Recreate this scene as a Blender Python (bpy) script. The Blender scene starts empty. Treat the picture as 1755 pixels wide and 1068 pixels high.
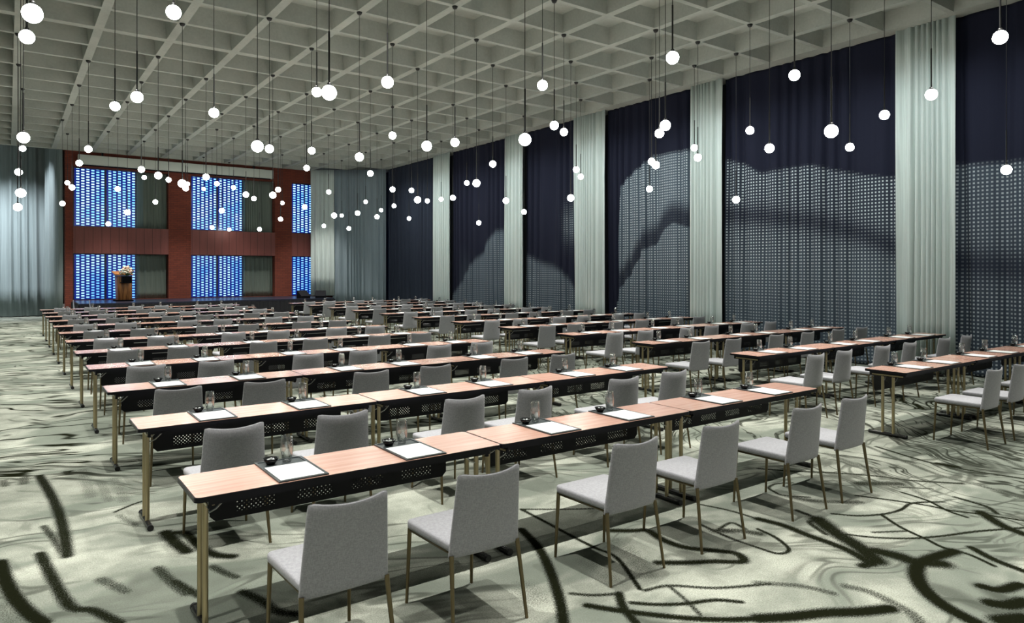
import bpy, bmesh, math, random
import numpy as np
from mathutils import Vector, Matrix

PI = math.pi
sc = bpy.context.scene
COL = sc.collection

# ------------------------------------------------------------------ camera, world, exposure
cam_d = bpy.data.cameras.new('camera')
cam = bpy.data.objects.new('camera', cam_d)
COL.objects.link(cam)
cam.location = (0, 0, 1.835)
cam.rotation_euler = (PI / 2, 0, -0.625)
cam_d.sensor_width = 36
cam_d.lens = 36 * 1197.75 / 1755
cam_d.shift_y = -(534 - 465.1) / 1755
cam_d.clip_start = 0.05
cam_d.clip_end = 200
sc.camera = cam
w = bpy.data.worlds.new('world')
sc.world = w
w.use_nodes = True
w.node_tree.nodes['Background'].inputs[0].default_value = (0.6, 0.7, 0.8, 1)
w.node_tree.nodes['Background'].inputs[1].default_value = 0.05
sc.view_settings.view_transform = 'Standard'
sc.view_settings.look = 'None'
sc.view_settings.gamma = 1
sc.view_settings.use_curve_mapping = False
sc.view_settings.exposure = 1.2
sc.cycles.max_bounces = 7
sc.cycles.diffuse_bounces = 4
sc.cycles.glossy_bounces = 3
sc.cycles.transmission_bounces = 5
sc.cycles.transparent_max_bounces = 12
sc.cycles.caustics_reflective = False
sc.cycles.caustics_refractive = False
sc.cycles.sample_clamp_indirect = 4

CEIL = 6.335          # underside of the ceiling ribs
GX, GY, GP = 0.17, 11.393, 1.2   # ceiling grid
SPOT_W, GLOBE_E = 500.0, 18.0

# downlights set up inside the coffers
for gi in range(-2, 9, 2):
    for gj in range(-10, 16, 3):
        ld = bpy.data.lights.new('coffer_downlight', 'SPOT')
        ld.energy = SPOT_W
        ld.color = (1.0, 0.985, 0.93)
        ld.spot_size = math.radians(66)
        ld.spot_blend = 0.7
        ld.shadow_soft_size = 0.04
        lo = bpy.data.objects.new('coffer_downlight', ld)
        lo.location = (GX + GP * (gi + 0.5), GY + GP * (gj + 0.5), CEIL + 0.12)
        COL.objects.link(lo)

# unseen spots added to brighten the curtains along the long wall
for gj in range(-9, 13, 1):
    ld = bpy.data.lights.new('added_curtain_fill', 'SPOT')
    ld.energy = 62; ld.color = (0.90, 0.98, 1.0); ld.spot_size = math.radians(85); ld.spot_blend = 1.0; ld.shadow_soft_size = 0.08
    lo = bpy.data.objects.new('added_curtain_fill', ld); lo.location = (GX + GP * 9.5, GY + GP * (gj + 0.5), CEIL + 0.12)
    lo.rotation_euler = (0, -0.55, 0); COL.objects.link(lo)
# fill spots without fixtures, added because the alcove drapes came out dark
for x in (-3.2, -1.9, -0.6, 0.3):
    ld = bpy.data.lights.new('added_alcove_fill', 'SPOT')
    ld.energy = 520; ld.color = (0.90, 0.95, 1.0); ld.spot_size = math.radians(70); ld.spot_blend = 0.9; ld.shadow_soft_size = 0.06
    lo = bpy.data.objects.new('added_alcove_fill', ld); lo.location = (x, 31.4, 7.45); lo.rotation_euler = (0.42, 0, 0); COL.objects.link(lo)

# ------------------------------------------------------------------ materials
def mat(name, base=(0.5, 0.5, 0.5), rough=0.6, metal=0.0, spec=0.5, **kw):
    m = bpy.data.materials.new(name)
    m.use_nodes = True
    b = m.node_tree.nodes['Principled BSDF']
    b.inputs['Base Color'].default_value = (*base, 1)
    b.inputs['Roughness'].default_value = rough
    b.inputs['Metallic'].default_value = metal
    b.inputs['Specular IOR Level'].default_value = spec
    for k, v in kw.items():
        b.inputs[k.replace('_', ' ')].default_value = v
    return m

class NT:
    def __init__(s, m):
        s.t = m.node_tree; s.b = s.t.nodes['Principled BSDF']
    def n(s, typ, **kw):
        x = s.t.nodes.new(typ)
        for k, v in kw.items():
            setattr(x, k, v)
        return x
    def l(s, a, b): s.t.links.new(a, b)
    def val(s, sock, v):
        if hasattr(v, 'is_linked') or isinstance(v, bpy.types.NodeSocket): s.l(v, sock)
        else: sock.default_value = v
    def math(s, op, a, b=0.0, c=None, clamp=False):
        x = s.n('ShaderNodeMath', operation=op); x.use_clamp = clamp
        s.val(x.inputs[0], a); s.val(x.inputs[1], b)
        if c is not None: s.val(x.inputs[2], c)
        return x.outputs[0]
    def mix(s, f, a, b, mode='MIX'):
        x = s.n('ShaderNodeMix', data_type='RGBA', blend_type=mode)
        s.val(x.inputs[0], f); s.val(x.inputs[6], a); s.val(x.inputs[7], b)
        return x.outputs[2]
    def noise(s, vec, scale, detail=3, rough=0.5, dim='3D'):
        x = s.n('ShaderNodeTexNoise', noise_dimensions=dim)
        s.l(vec, x.inputs['Vector']); x.inputs['Scale'].default_value = scale
        x.inputs['Detail'].default_value = detail; x.inputs['Roughness'].default_value = rough
        return x
    def mapping(s, vec, scale=(1, 1, 1), rot=(0, 0, 0), loc=(0, 0, 0)):
        x = s.n('ShaderNodeMapping'); s.l(vec, x.inputs[0])
        x.inputs['Scale'].default_value = scale; x.inputs['Rotation'].default_value = rot
        x.inputs['Location'].default_value = loc
        return x.outputs[0]
    def ramp(s, f, a, b, lo=0.0, hi=1.0):
        x = s.n('ShaderNodeMapRange', interpolation_type='SMOOTHSTEP')
        s.l(f, x.inputs[0]); x.inputs[1].default_value = a; x.inputs[2].default_value = b
        x.inputs[3].default_value = lo; x.inputs[4].default_value = hi
        return x.outputs[0]
    def bump(s, h, strength, dist=0.01):
        x = s.n('ShaderNodeBump'); s.l(h, x.inputs['Height'])
        x.inputs['Strength'].default_value = strength; x.inputs['Distance'].default_value = dist
        s.l(x.outputs[0], s.b.inputs['Normal'])

def c4(c): return (*c, 1)

def fabric_mat(name, col, col2, rough=0.9):
    m = mat(name, col, rough, spec=0.15); t = NT(m)
    co = t.n('ShaderNodeTexCoord').outputs['Object']
    n1 = t.noise(t.mapping(co, (260, 260, 60)), 1.0, 2)
    n2 = t.noise(t.mapping(co, (60, 60, 260)), 1.0, 2)
    f = t.math('MULTIPLY', t.math('ADD', n1.outputs[0], n2.outputs[0]), 0.5)
    t.l(t.mix(t.ramp(f, 0.35, 0.65), c4(col), c4(col2)), t.b.inputs['Base Color'])
    t.bump(f, 0.25, 0.002)
    t.b.inputs['Sheen Weight'].default_value = 0.3
    return m

M = {}
M['chair_fabric'] = fabric_mat('chair_fabric', (0.27, 0.27, 0.285), (0.36, 0.36, 0.38))
M['bronze'] = mat('bronze', (0.17, 0.135, 0.075), 0.38, 0.85)
M['gold_tube'] = mat('gold_tube', (0.40, 0.33, 0.20), 0.32, 0.9)
M['black_edge'] = mat('black_edge', (0.005, 0.005, 0.008), 0.4, spec=0.25)
M['black_steel'] = mat('black_steel', (0.005, 0.005, 0.008), 0.45, spec=0.25)
M['foot_steel'] = mat('foot_steel', (0.05, 0.05, 0.048), 0.25, 0.8)
M['black_rubber'] = mat('black_rubber', (0.004, 0.004, 0.004), 0.6)
M['wire'] = mat('wire', (0.5, 0.5, 0.46), 0.3, 0.9)
M['tray_leather'] = mat('tray_leather', (0.035, 0.043, 0.046), 0.36)
M['paper'] = mat('paper', (0.66, 0.68, 0.67), 0.8)
M['bowl_glaze'] = mat('bowl_glaze', (0.006, 0.006, 0.007), 0.12)
M['mint'] = mat('mint', (0.35, 0.37, 0.36), 0.3)
M['water'] = mat('water', (1, 1, 1), 0.0, IOR=1.33, Transmission_Weight=1.0)
M['podium_dark'] = mat('podium_dark', (0.006, 0.006, 0.008), 0.8, spec=0.1)
M['screen_case'] = mat('screen_case', (0.62, 0.66, 0.60), 0.6)
M['stage_skirt'] = mat('stage_skirt', (0.006, 0.006, 0.009), 0.8)
M['stage_top'] = mat('stage_top', (0.012, 0.014, 0.03), 0.28)
M['plaster'] = mat('plaster', (0.30, 0.31, 0.30), 0.9)
M['dark_wall'] = mat('dark_wall', (0.03, 0.03, 0.035), 0.9)
M['cable'] = mat('cable', (0.01, 0.01, 0.01), 0.5)
M['window_metal'] = mat('window_metal', (0.008, 0.010, 0.05), 0.4)
M['silver'] = mat('silver', (0.6, 0.62, 0.65), 0.3, 0.9)
M['leaf'] = mat('leaf', (0.05, 0.12, 0.03), 0.6)
M['petal'] = mat('petal', (0.85, 0.80, 0.66), 0.6)
M['petal_warm'] = mat('petal_warm', (0.75, 0.42, 0.30), 0.6)

def glass_mat():
    m = bpy.data.materials.new('clear_glass'); m.use_nodes = True
    t = m.node_tree; t.nodes.clear()
    o = t.nodes.new('ShaderNodeOutputMaterial'); mx = t.nodes.new('ShaderNodeMixShader')
    tr = t.nodes.new('ShaderNodeBsdfTransparent'); gl = t.nodes.new('ShaderNodeBsdfGlossy')
    lw = t.nodes.new('ShaderNodeLayerWeight'); mr = t.nodes.new('ShaderNodeMapRange')
    tr.inputs[0].default_value = (0.95, 0.96, 0.96, 1)
    gl.inputs['Roughness'].default_value = 0.03
    lw.inputs[0].default_value = 0.5
    t.links.new(lw.outputs['Facing'], mr.inputs[0])
    mr.inputs[3].default_value = 0.10; mr.inputs[4].default_value = 0.7
    t.links.new(mr.outputs[0], mx.inputs[0]); t.links.new(tr.outputs[0], mx.inputs[1]); t.links.new(gl.outputs[0], mx.inputs[2])
    t.links.new(mx.outputs[0], o.inputs[0])
    return m
M['glass'] = glass_mat()

def emit(name, col, strength):
    m = mat(name, (0.8, 0.8, 0.8), 0.5)
    b = m.node_tree.nodes['Principled BSDF']
    b.inputs['Emission Color'].default_value = c4(col)
    b.inputs['Emission Strength'].default_value = strength
    return m
M['globe_glow'] = emit('globe_glow', (0.95, 1.0, 0.93), GLOBE_E)

def wood_top():
    m = mat('table_laminate', (0.6, 0.35, 0.24), 0.22, spec=0.6); t = NT(m)
    co = t.n('ShaderNodeTexCoord').outputs['Object']
    n1 = t.noise(t.mapping(co, (0.9, 14, 1)), 1.6, 5, 0.6)
    n2 = t.noise(t.mapping(co, (2.5, 90, 1)), 1.0, 2)
    f = t.math('ADD', t.math('MULTIPLY', n1.outputs[0], 0.75), t.math('MULTIPLY', n2.outputs[0], 0.25))
    t.l(t.mix(t.ramp(f, 0.35, 0.66), c4((0.54, 0.30, 0.225)), c4((0.66, 0.40, 0.31))), t.b.inputs['Base Color'])
    t.b.inputs['Coat Weight'].default_value = 0.6; t.b.inputs['Coat Roughness'].default_value = 0.24
    return m
M['laminate'] = wood_top()

def podium_wood():
    m = mat('podium_wood', (0.35, 0.13, 0.03), 0.35); t = NT(m)
    co = t.n('ShaderNodeTexCoord').outputs['Object']
    n1 = t.noise(t.mapping(co, (9, 9, 0.9)), 2.0, 5, 0.6)
    t.l(t.mix(t.ramp(n1.outputs[0], 0.35, 0.65), c4((0.20, 0.065, 0.015)), c4((0.52, 0.22, 0.06))), t.b.inputs['Base Color'])
    return m
M['podium_wood'] = podium_wood()

def panel_mat():
    """black modesty panel, four groups of punched holes"""
    m = mat('punched_steel', (0.005, 0.005, 0.008), 0.45, spec=0.25); t = NT(m)
    co = t.n('ShaderNodeTexCoord').outputs['Object']
    s = t.n('ShaderNodeSeparateXYZ'); t.l(co, s.inputs[0])
    X, Z = s.outputs[0], s.outputs[2]
    a = t.math('ADD', X, Z); b = t.math('SUBTRACT', X, Z)
    P = 0.0255
    def cell(v):
        fr = t.math('FRACT', t.math('ADD', t.math('DIVIDE', v, P), 100.0))
        return t.math('SUBTRACT', fr, 0.5)
    u, v = cell(a), cell(b)
    d = t.math('ADD', t.math('MULTIPLY', u, u), t.math('MULTIPLY', v, v))
    hole = t.math('LESS_THAN', d, 0.048)
    zin = t.math('MULTIPLY', t.math('GREATER_THAN', Z, 0.498), t.math('LESS_THAN', Z, 0.566))
    g = t.math('FRACT', t.math('DIVIDE', t.math('SUBTRACT', X, 0.235), 0.34))
    xin = t.math('MULTIPLY', t.math('GREATER_THAN', g, 0.2), t.math('LESS_THAN', g, 0.82))
    xin = t.math('MULTIPLY', xin, t.math('LESS_THAN', X, 1.56)); xin = t.math('MULTIPLY', xin, t.math('GREATER_THAN', X, 0.25))
    f = t.math('MULTIPLY', hole, t.math('MULTIPLY', zin, xin))
    tr = t.n('ShaderNodeBsdfTransparent'); mx = t.n('ShaderNodeMixShader')
    t.l(f, mx.inputs[0]); t.l(t.b.outputs[0], mx.inputs[1]); t.l(tr.outputs[0], mx.inputs[2])
    out = [n for n in t.t.nodes if n.type == 'OUTPUT_MATERIAL'][0]
    t.l(mx.outputs[0], out.inputs[0])
    return m
M['punched_steel'] = panel_mat()

def brick_mat(name, c1, c2, mortar, sx=0.23, sz=0.075, bump=0.5):
    m = mat(name, c1, 0.85); t = NT(m)
    co = t.n('ShaderNodeTexCoord').outputs['Object']
    sp = t.n('ShaderNodeSeparateXYZ'); t.l(co, sp.inputs[0])
    cb = t.n('ShaderNodeCombineXYZ')
    t.l(t.math('ADD', sp.outputs[0], sp.outputs[1]), cb.inputs[0]); t.l(sp.outputs[2], cb.inputs[1])
    br = t.n('ShaderNodeTexBrick'); t.l(cb.outputs[0], br.inputs[0])
    br.inputs['Color1'].default_value = c4(c1); br.inputs['Color2'].default_value = c4(c2); br.inputs['Mortar'].default_value = c4(mortar)
    br.inputs['Scale'].default_value = 1; br.inputs['Mortar Size'].default_value = 0.006
    br.inputs['Brick Width'].default_value = sx; br.inputs['Row Height'].default_value = sz
    n = t.noise(co, 3.0, 4)
    t.l(t.mix(t.math('MULTIPLY', n.outputs[0], 0.5), br.outputs[0], c4(tuple(x * 0.55 for x in c1))), t.b.inputs['Base Color'])
    t.bump(t.math('SUBTRACT', 1.0, br.outputs['Fac']), bump, 0.01)
    return m
M['brick'] = brick_mat('red_brick', (0.22, 0.045, 0.022), (0.16, 0.032, 0.017), (0.07, 0.024, 0.016))

def board_mat():
    m = mat('red_boards', (0.2, 0.05, 0.035), 0.6); t = NT(m)
    co = t.n('ShaderNodeTexCoord').outputs['Object']
    sp = t.n('ShaderNodeSeparateXYZ'); t.l(co, sp.inputs[0])
    fr = t.math('FRACT', t.math('DIVIDE', sp.outputs[0], 0.29))
    line = t.math('LESS_THAN', fr, 0.07)
    n = t.noise(t.mapping(co, (14, 14, 1.2)), 1.0, 3)
    base = t.mix(n.outputs[0], c4((0.15, 0.038, 0.030)), c4((0.22, 0.062, 0.05)))
    t.l(t.mix(line, base, c4((0.09, 0.02, 0.018))), t.b.inputs['Base Color'])
    t.bump(t.math('SUBTRACT', 1.0, line), 0.6, 0.01)
    return m
M['boards'] = board_mat()

def concrete_mat():
    m = mat('ceiling_concrete', (0.5, 0.51, 0.46), 0.9, spec=0.2); t = NT(m)
    co = t.n('ShaderNodeTexCoord').outputs['Object']
    n1 = t.noise(co, 1.3, 5, 0.6); n2 = t.noise(co, 22, 3)
    f = t.math('ADD', t.math('MULTIPLY', n1.outputs[0], 0.7), t.math('MULTIPLY', n2.outputs[0], 0.3))
    t.l(t.mix(t.ramp(f, 0.3, 0.7), c4((0.33, 0.35, 0.315)), c4((0.42, 0.44, 0.40))), t.b.inputs['Base Color'])
    t.bump(n2.outputs[0], 0.15, 0.004)
    return m
M['concrete'] = concrete_mat()

def curtain_mat(name, col, trans=0.3, rough=0.9, emitcol=None):
    m = mat(name, col, rough, spec=0.1); t = NT(m)
    co = t.n('ShaderNodeTexCoord').outputs['Object']
    n = t.noise(t.mapping(co, (90, 90, 0.6)), 1.0, 3)
    t.l(t.mix(t.ramp(n.outputs[0], 0.3, 0.7), c4(tuple(x * 0.86 for x in col)), c4(tuple(min(1, x * 1.1) for x in col))), t.b.inputs['Base Color'])
    t.b.inputs['Sheen Weight'].default_value = 0.15
    if trans:
        tl = t.n('ShaderNodeBsdfTranslucent'); tl.inputs[0].default_value = c4(col)
        mx = t.n('ShaderNodeMixShader'); mx.inputs[0].default_value = trans
        t.l(t.b.outputs[0], mx.inputs[1]); t.l(tl.outputs[0], mx.inputs[2])
        out = [n_ for n_ in t.t.nodes if n_.type == 'OUTPUT_MATERIAL'][0]
        t.l(mx.outputs[0], out.inputs[0])
    return m
M['sheer_white'] = curtain_mat('pale_sheer', (0.68, 0.76, 0.73), 0.2)
M['drape_grey'] = curtain_mat('grey_drape', (0.29, 0.36, 0.40), 0.15)
M['drape_lead'] = curtain_mat('lead_drape', (0.36, 0.43, 0.44), 0.15)
M['drape_olive'] = curtain_mat('olive_drape', (0.14, 0.17, 0.145), 0.0)

def print_mat():
    """dark drape with a hillside picture printed in small pale dots"""
    m = mat('printed_drape', (0.02, 0.02, 0.04), 0.85, spec=0.15); t = NT(m)
    at = t.n('ShaderNodeAttribute'); at.attribute_name = 'print'
    sp = t.n('ShaderNodeSeparateColor'); t.l(at.outputs['Color'], sp.inputs[0])
    uv = t.n('ShaderNodeUVMap'); s2 = t.n('ShaderNodeSeparateXYZ'); t.l(uv.outputs[0], s2.inputs[0])
    P = 0.068
    def cell(v):
        return t.math('SUBTRACT', t.math('FRACT', t.math('DIVIDE', v, P)), 0.5)
    u, v = t.math('ABSOLUTE', cell(s2.outputs[0])), t.math('ABSOLUTE', cell(s2.outputs[1]))
    d = t.math('MAXIMUM', u, v)
    dot = t.math('SUBTRACT', 1.0, t.ramp(d, 0.17, 0.27))
    co = t.n('ShaderNodeTexCoord').outputs['Object']
    n = t.noise(t.mapping(co, (30, 30, 0.35)), 1.0, 2)
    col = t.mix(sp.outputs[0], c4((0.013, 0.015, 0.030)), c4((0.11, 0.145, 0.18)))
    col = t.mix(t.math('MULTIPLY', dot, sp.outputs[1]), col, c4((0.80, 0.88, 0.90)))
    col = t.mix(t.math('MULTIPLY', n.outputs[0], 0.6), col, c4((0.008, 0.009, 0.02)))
    t.l(col, t.b.inputs['Base Color'])
    return m
M['printed'] = print_mat()

def carpet_mat():
    m = mat('carpet', (0.5, 0.5, 0.44), 1.0, spec=0.0); t = NT(m)
    co = t.n('ShaderNodeTexCoord').outputs['Object']
    wrp = t.noise(co, 0.33, 3, 0.5)
    sub = t.n('ShaderNodeVectorMath', operation='SUBTRACT'); t.l(wrp.outputs['Color'], sub.inputs[0]); sub.inputs[1].default_value = (0.5, 0.5, 0.5)
    scl = t.n('ShaderNodeVectorMath', operation='SCALE'); t.l(sub.outputs[0], scl.inputs[0]); scl.inputs['Scale'].default_value = 3.2
    add = t.n('ShaderNodeVectorMath', operation='ADD'); t.l(co, add.inputs[0]); t.l(scl.outputs[0], add.inputs[1])
    wv = add.outputs[0]
    fr = t.noise(co, 120, 2, 0.7)                                 # pile fringe
    # long brush strokes
    a1 = t.noise(t.mapping(t.mapping(wv, rot=(0, 0, 0.3)), (0.36, 2.6, 1)), 1.3, 2, 0.5)
    r1 = t.math('ABSOLUTE', t.math('SUBTRACT', a1.outputs[0], 0.5))
    k1 = t.math('SUBTRACT', 1.0, t.ramp(r1, 0.006, 0.040))
    g1 = t.ramp(t.noise(co, 0.8, 2).outputs[0], 0.40, 0.54)
    k1 = t.math('MULTIPLY', k1, g1)
    # short dashes
    a2 = t.noise(t.mapping(t.mapping(wv, rot=(0, 0, 0.9)), (1.0, 4.6, 1)), 1.2, 2, 0.5)
    k2 = t.ramp(a2.outputs[0], 0.56, 0.68)
    g2 = t.ramp(t.noise(t.mapping(co, (1, 1, 1), loc=(7, 3, 0)), 0.55, 2).outputs[0], 0.42, 0.56)
    k2 = t.math('MULTIPLY', t.math('MULTIPLY', k2, g2), 0.8)
    # grain-like lines running towards the stage on the curtain side
    a4 = t.noise(t.mapping(t.mapping(wv, rot=(0, 0, -1.15)), (0.16, 3.0, 1)), 1.6, 3, 0.55)
    k4 = t.math('SUBTRACT', 1.0, t.ramp(t.math('ABSOLUTE', t.math('SUBTRACT', a4.outputs[0], 0.5)), 0.004, 0.045))
    sx_ = t.n('ShaderNodeSeparateXYZ'); t.l(co, sx_.inputs[0])
    g4 = t.ramp(t.math('ADD', sx_.outputs[0], t.math('MULTIPLY', t.noise(co, 0.6, 2).outputs[0], 3.0)), 6.6, 8.2)
    k4 = t.math('MULTIPLY', t.math('MULTIPLY', k4, g4), 0.85)
    at = t.n('ShaderNodeAttribute'); at.attribute_name = 'stroke'
    sp = t.n('ShaderNodeSeparateColor'); t.l(at.outputs['Color'], sp.inputs[0])
    free = t.math('SUBTRACT', 1.0, sp.outputs[1])           # where single strokes are drawn the loose ones thin out
    loose = t.math('MAXIMUM', t.math('MULTIPLY', t.math('MAXIMUM', k1, k2), free), k4)
    frj = t.math('MULTIPLY', t.math('SUBTRACT', fr.outputs[0], 0.5), 1.1)
    k3 = t.math('ADD', sp.outputs[0], t.math('MULTIPLY', frj, t.ramp(sp.outputs[0], 0.02, 0.25)))
    k3 = t.ramp(k3, 0.12, 0.85)
    dark = t.math('MAXIMUM', loose, k3)
    # broad tonal patches woven in the carpet
    p1 = t.ramp(t.noise(t.mapping(wv, (0.5, 1.6, 1), (0, 0, 0.3)), 0.9, 3, 0.55).outputs[0], 0.46, 0.56)
    p2 = t.ramp(t.noise(t.mapping(co, (1, 1, 1), loc=(3, 9, 0)), 2.2, 4, 0.6).outputs[0], 0.35, 0.7)
    base = t.mix(p2, c4((0.25, 0.265, 0.225)), c4((0.46, 0.475, 0.405)))
    base = t.mix(t.math('MULTIPLY', p1, 0.75), base, c4((0.115, 0.135, 0.115)))
    g = t.math('MULTIPLY', t.math('SUBTRACT', fr.outputs[0], 0.5), 1.8)
    base = t.mix(t.math('ADD', 0.32, g, clamp=True), base, c4((0.12, 0.13, 0.10)))
    t.l(t.mix(dark, base, c4((0.007, 0.008, 0.004))), t.b.inputs['Base Color'])
    t.bump(fr.outputs[0], 0.6, 0.01)
    return m
M['carpet'] = carpet_mat()

def lit_pane(name, strength):
    m = mat(name, (0.1, 0.2, 0.4), 0.4); t = NT(m)
    co = t.n('ShaderNodeTexCoord').outputs['Object']
    n = t.noise(co, 1.6, 2)
    col = t.mix(t.ramp(n.outputs[0], 0.35, 0.65), c4((0.15, 0.50, 1.0)), c4((0.45, 0.80, 1.0)))
    t.l(col, t.b.inputs['Emission Color'])
    t.b.inputs['Emission Strength'].default_value = strength
    return m
M['pane_upper'] = lit_pane('lit_pane_upper', 0.85)
M['pane_lower'] = lit_pane('lit_pane_lower', 0.6)
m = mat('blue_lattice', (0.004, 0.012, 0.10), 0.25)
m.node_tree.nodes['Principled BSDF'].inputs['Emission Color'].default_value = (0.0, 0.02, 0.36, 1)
m.node_tree.nodes['Principled BSDF'].inputs['Emission Strength'].default_value = 0.22  # weak emission stands in for backlight passing through the lattice
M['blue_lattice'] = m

# ------------------------------------------------------------------ mesh helpers
class MB:
    def __init__(s): s.v = []; s.f = []; s.sm = []
    def add(s, vs, fs, smooth=False):
        o = len(s.v); s.v += [tuple(p) for p in vs]
        s.f += [tuple(i + o for i in f) for f in fs]; s.sm += [smooth] * len(fs)
    def box(s, x0, x1, y0, y1, z0, z1):
        s.add([(x0, y0, z0), (x1, y0, z0), (x1, y1, z0), (x0, y1, z0), (x0, y0, z1), (x1, y0, z1), (x1, y1, z1), (x0, y1, z1)],
              [(0, 3, 2, 1), (4, 5, 6, 7), (0, 1, 5, 4), (1, 2, 6, 5), (2, 3, 7, 6), (3, 0, 4, 7)])
    def tube(s, pts, r, n=10, cap=True, smooth=True):
        pts = [Vector(p) for p in pts]
        rs = r if isinstance(r, (list, tuple)) else [r] * len(pts)
        vs = []
        for i, p in enumerate(pts):
            d = (pts[min(i + 1, len(pts) - 1)] - pts[max(i - 1, 0)]).normalized()
            a = d.cross(Vector((0, 0, 1)))
            if a.length < 0.1: a = d.cross(Vector((0, 1, 0)))
            a.normalize(); b = d.cross(a)
            for k in range(n):
                t = 2 * PI * k / n
                vs.append(p + (a * math.cos(t) + b * math.sin(t)) * rs[i])
        fs = []
        for i in range(len(pts) - 1):
            for k in range(n):
                fs.append((i * n + k, i * n + (k + 1) % n, (i + 1) * n + (k + 1) % n, (i + 1) * n + k))
        s.add(vs, fs, smooth)
        if cap:
            s.add(vs[:n], [tuple(range(n))][::-1]); s.add(vs[-n:], [tuple(range(n))])
    def lathe(s, prof, cx=0, cy=0, n=20, smooth=True):
        vs = [(cx + r * math.cos(2 * PI * k / n), cy + r * math.sin(2 * PI * k / n), z) for r, z in prof for k in range(n)]
        fs = [(i * n + k, i * n + (k + 1) % n, (i + 1) * n + (k + 1) % n, (i + 1) * n + k) for i in range(len(prof) - 1) for k in range(n)]
        s.add(vs, fs, smooth)
    def prism(s, poly, z0, z1):
        n = len(poly)
        s.add([(x, y, z0) for x, y in poly] + [(x, y, z1) for x, y in poly],
              [tuple(range(n))[::-1], tuple(range(n, 2 * n))] + [(i, (i + 1) % n, (i + 1) % n + n, i + n) for i in range(n)])
    def build(s, name, m, parent=None, loc=None):
        me = bpy.data.meshes.new(name)
        me.from_pydata(s.v, [], s.f)
        me.polygons.foreach_set('use_smooth', s.sm)
        me.materials.append(M[m] if isinstance(m, str) else m)
        me.update()
        bm = bmesh.new(); bm.from_mesh(me); bmesh.ops.recalc_face_normals(bm, faces=bm.faces); bm.to_mesh(me); bm.free()
        o = bpy.data.objects.new(name, me); COL.objects.link(o)
        if parent: o.parent = parent
        if loc: o.location = loc
        return o

def rrect(x0, x1, y0, y1, r, n=5):
    out = []
    for cx, cy, a in ((x1 - r, y1 - r, 0), (x0 + r, y1 - r, 90), (x0 + r, y0 + r, 180), (x1 - r, y0 + r, 270)):
        for k in range(n + 1):
            t = math.radians(a + 90 * k / n); out.append((cx + r * math.cos(t), cy + r * math.sin(t)))
    return out

def bevelled(o, w, seg=2):
    bm = bmesh.new(); bm.from_mesh(o.data)
    es = [e for e in bm.edges if len(e.link_faces) == 2 and e.calc_face_angle(0) > 0.6]
    bmesh.ops.bevel(bm, geom=es, offset=w, segments=seg, affect='EDGES', profile=0.5)
    for f in bm.faces: f.smooth = True
    bm.to_mesh(o.data); bm.free()
    return o

def empty(name, loc=(0, 0, 0), rz=0):
    o = bpy.data.objects.new(name, None); COL.objects.link(o)
    o.location = loc; o.rotation_euler = (0, 0, rz); o.empty_display_size = 0.1
    return o

def tag(o, label=None, cat=None, group=None, kind=None):
    if label: o['label'] = label
    if cat: o['category'] = cat
    if group: o['group'] = group
    if kind: o['kind'] = kind
    return o

def copy_tree(o, parent=None):
    c = o.copy(); COL.objects.link(c)
    if parent: c.parent = parent
    for ch in list(o.children): copy_tree(ch, c)
    return c

ORD = ['first', 'second', 'third', 'fourth', 'fifth', 'sixth', 'seventh', 'eighth', 'ninth', 'tenth', 'eleventh', 'twelfth', 'thirteenth', 'fourteenth', 'fifteenth', 'sixteenth', 'seventeenth', 'eighteenth', 'nineteenth', 'twentieth']

def struct(o):
    o['kind'] = 'structure'; return o

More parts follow.
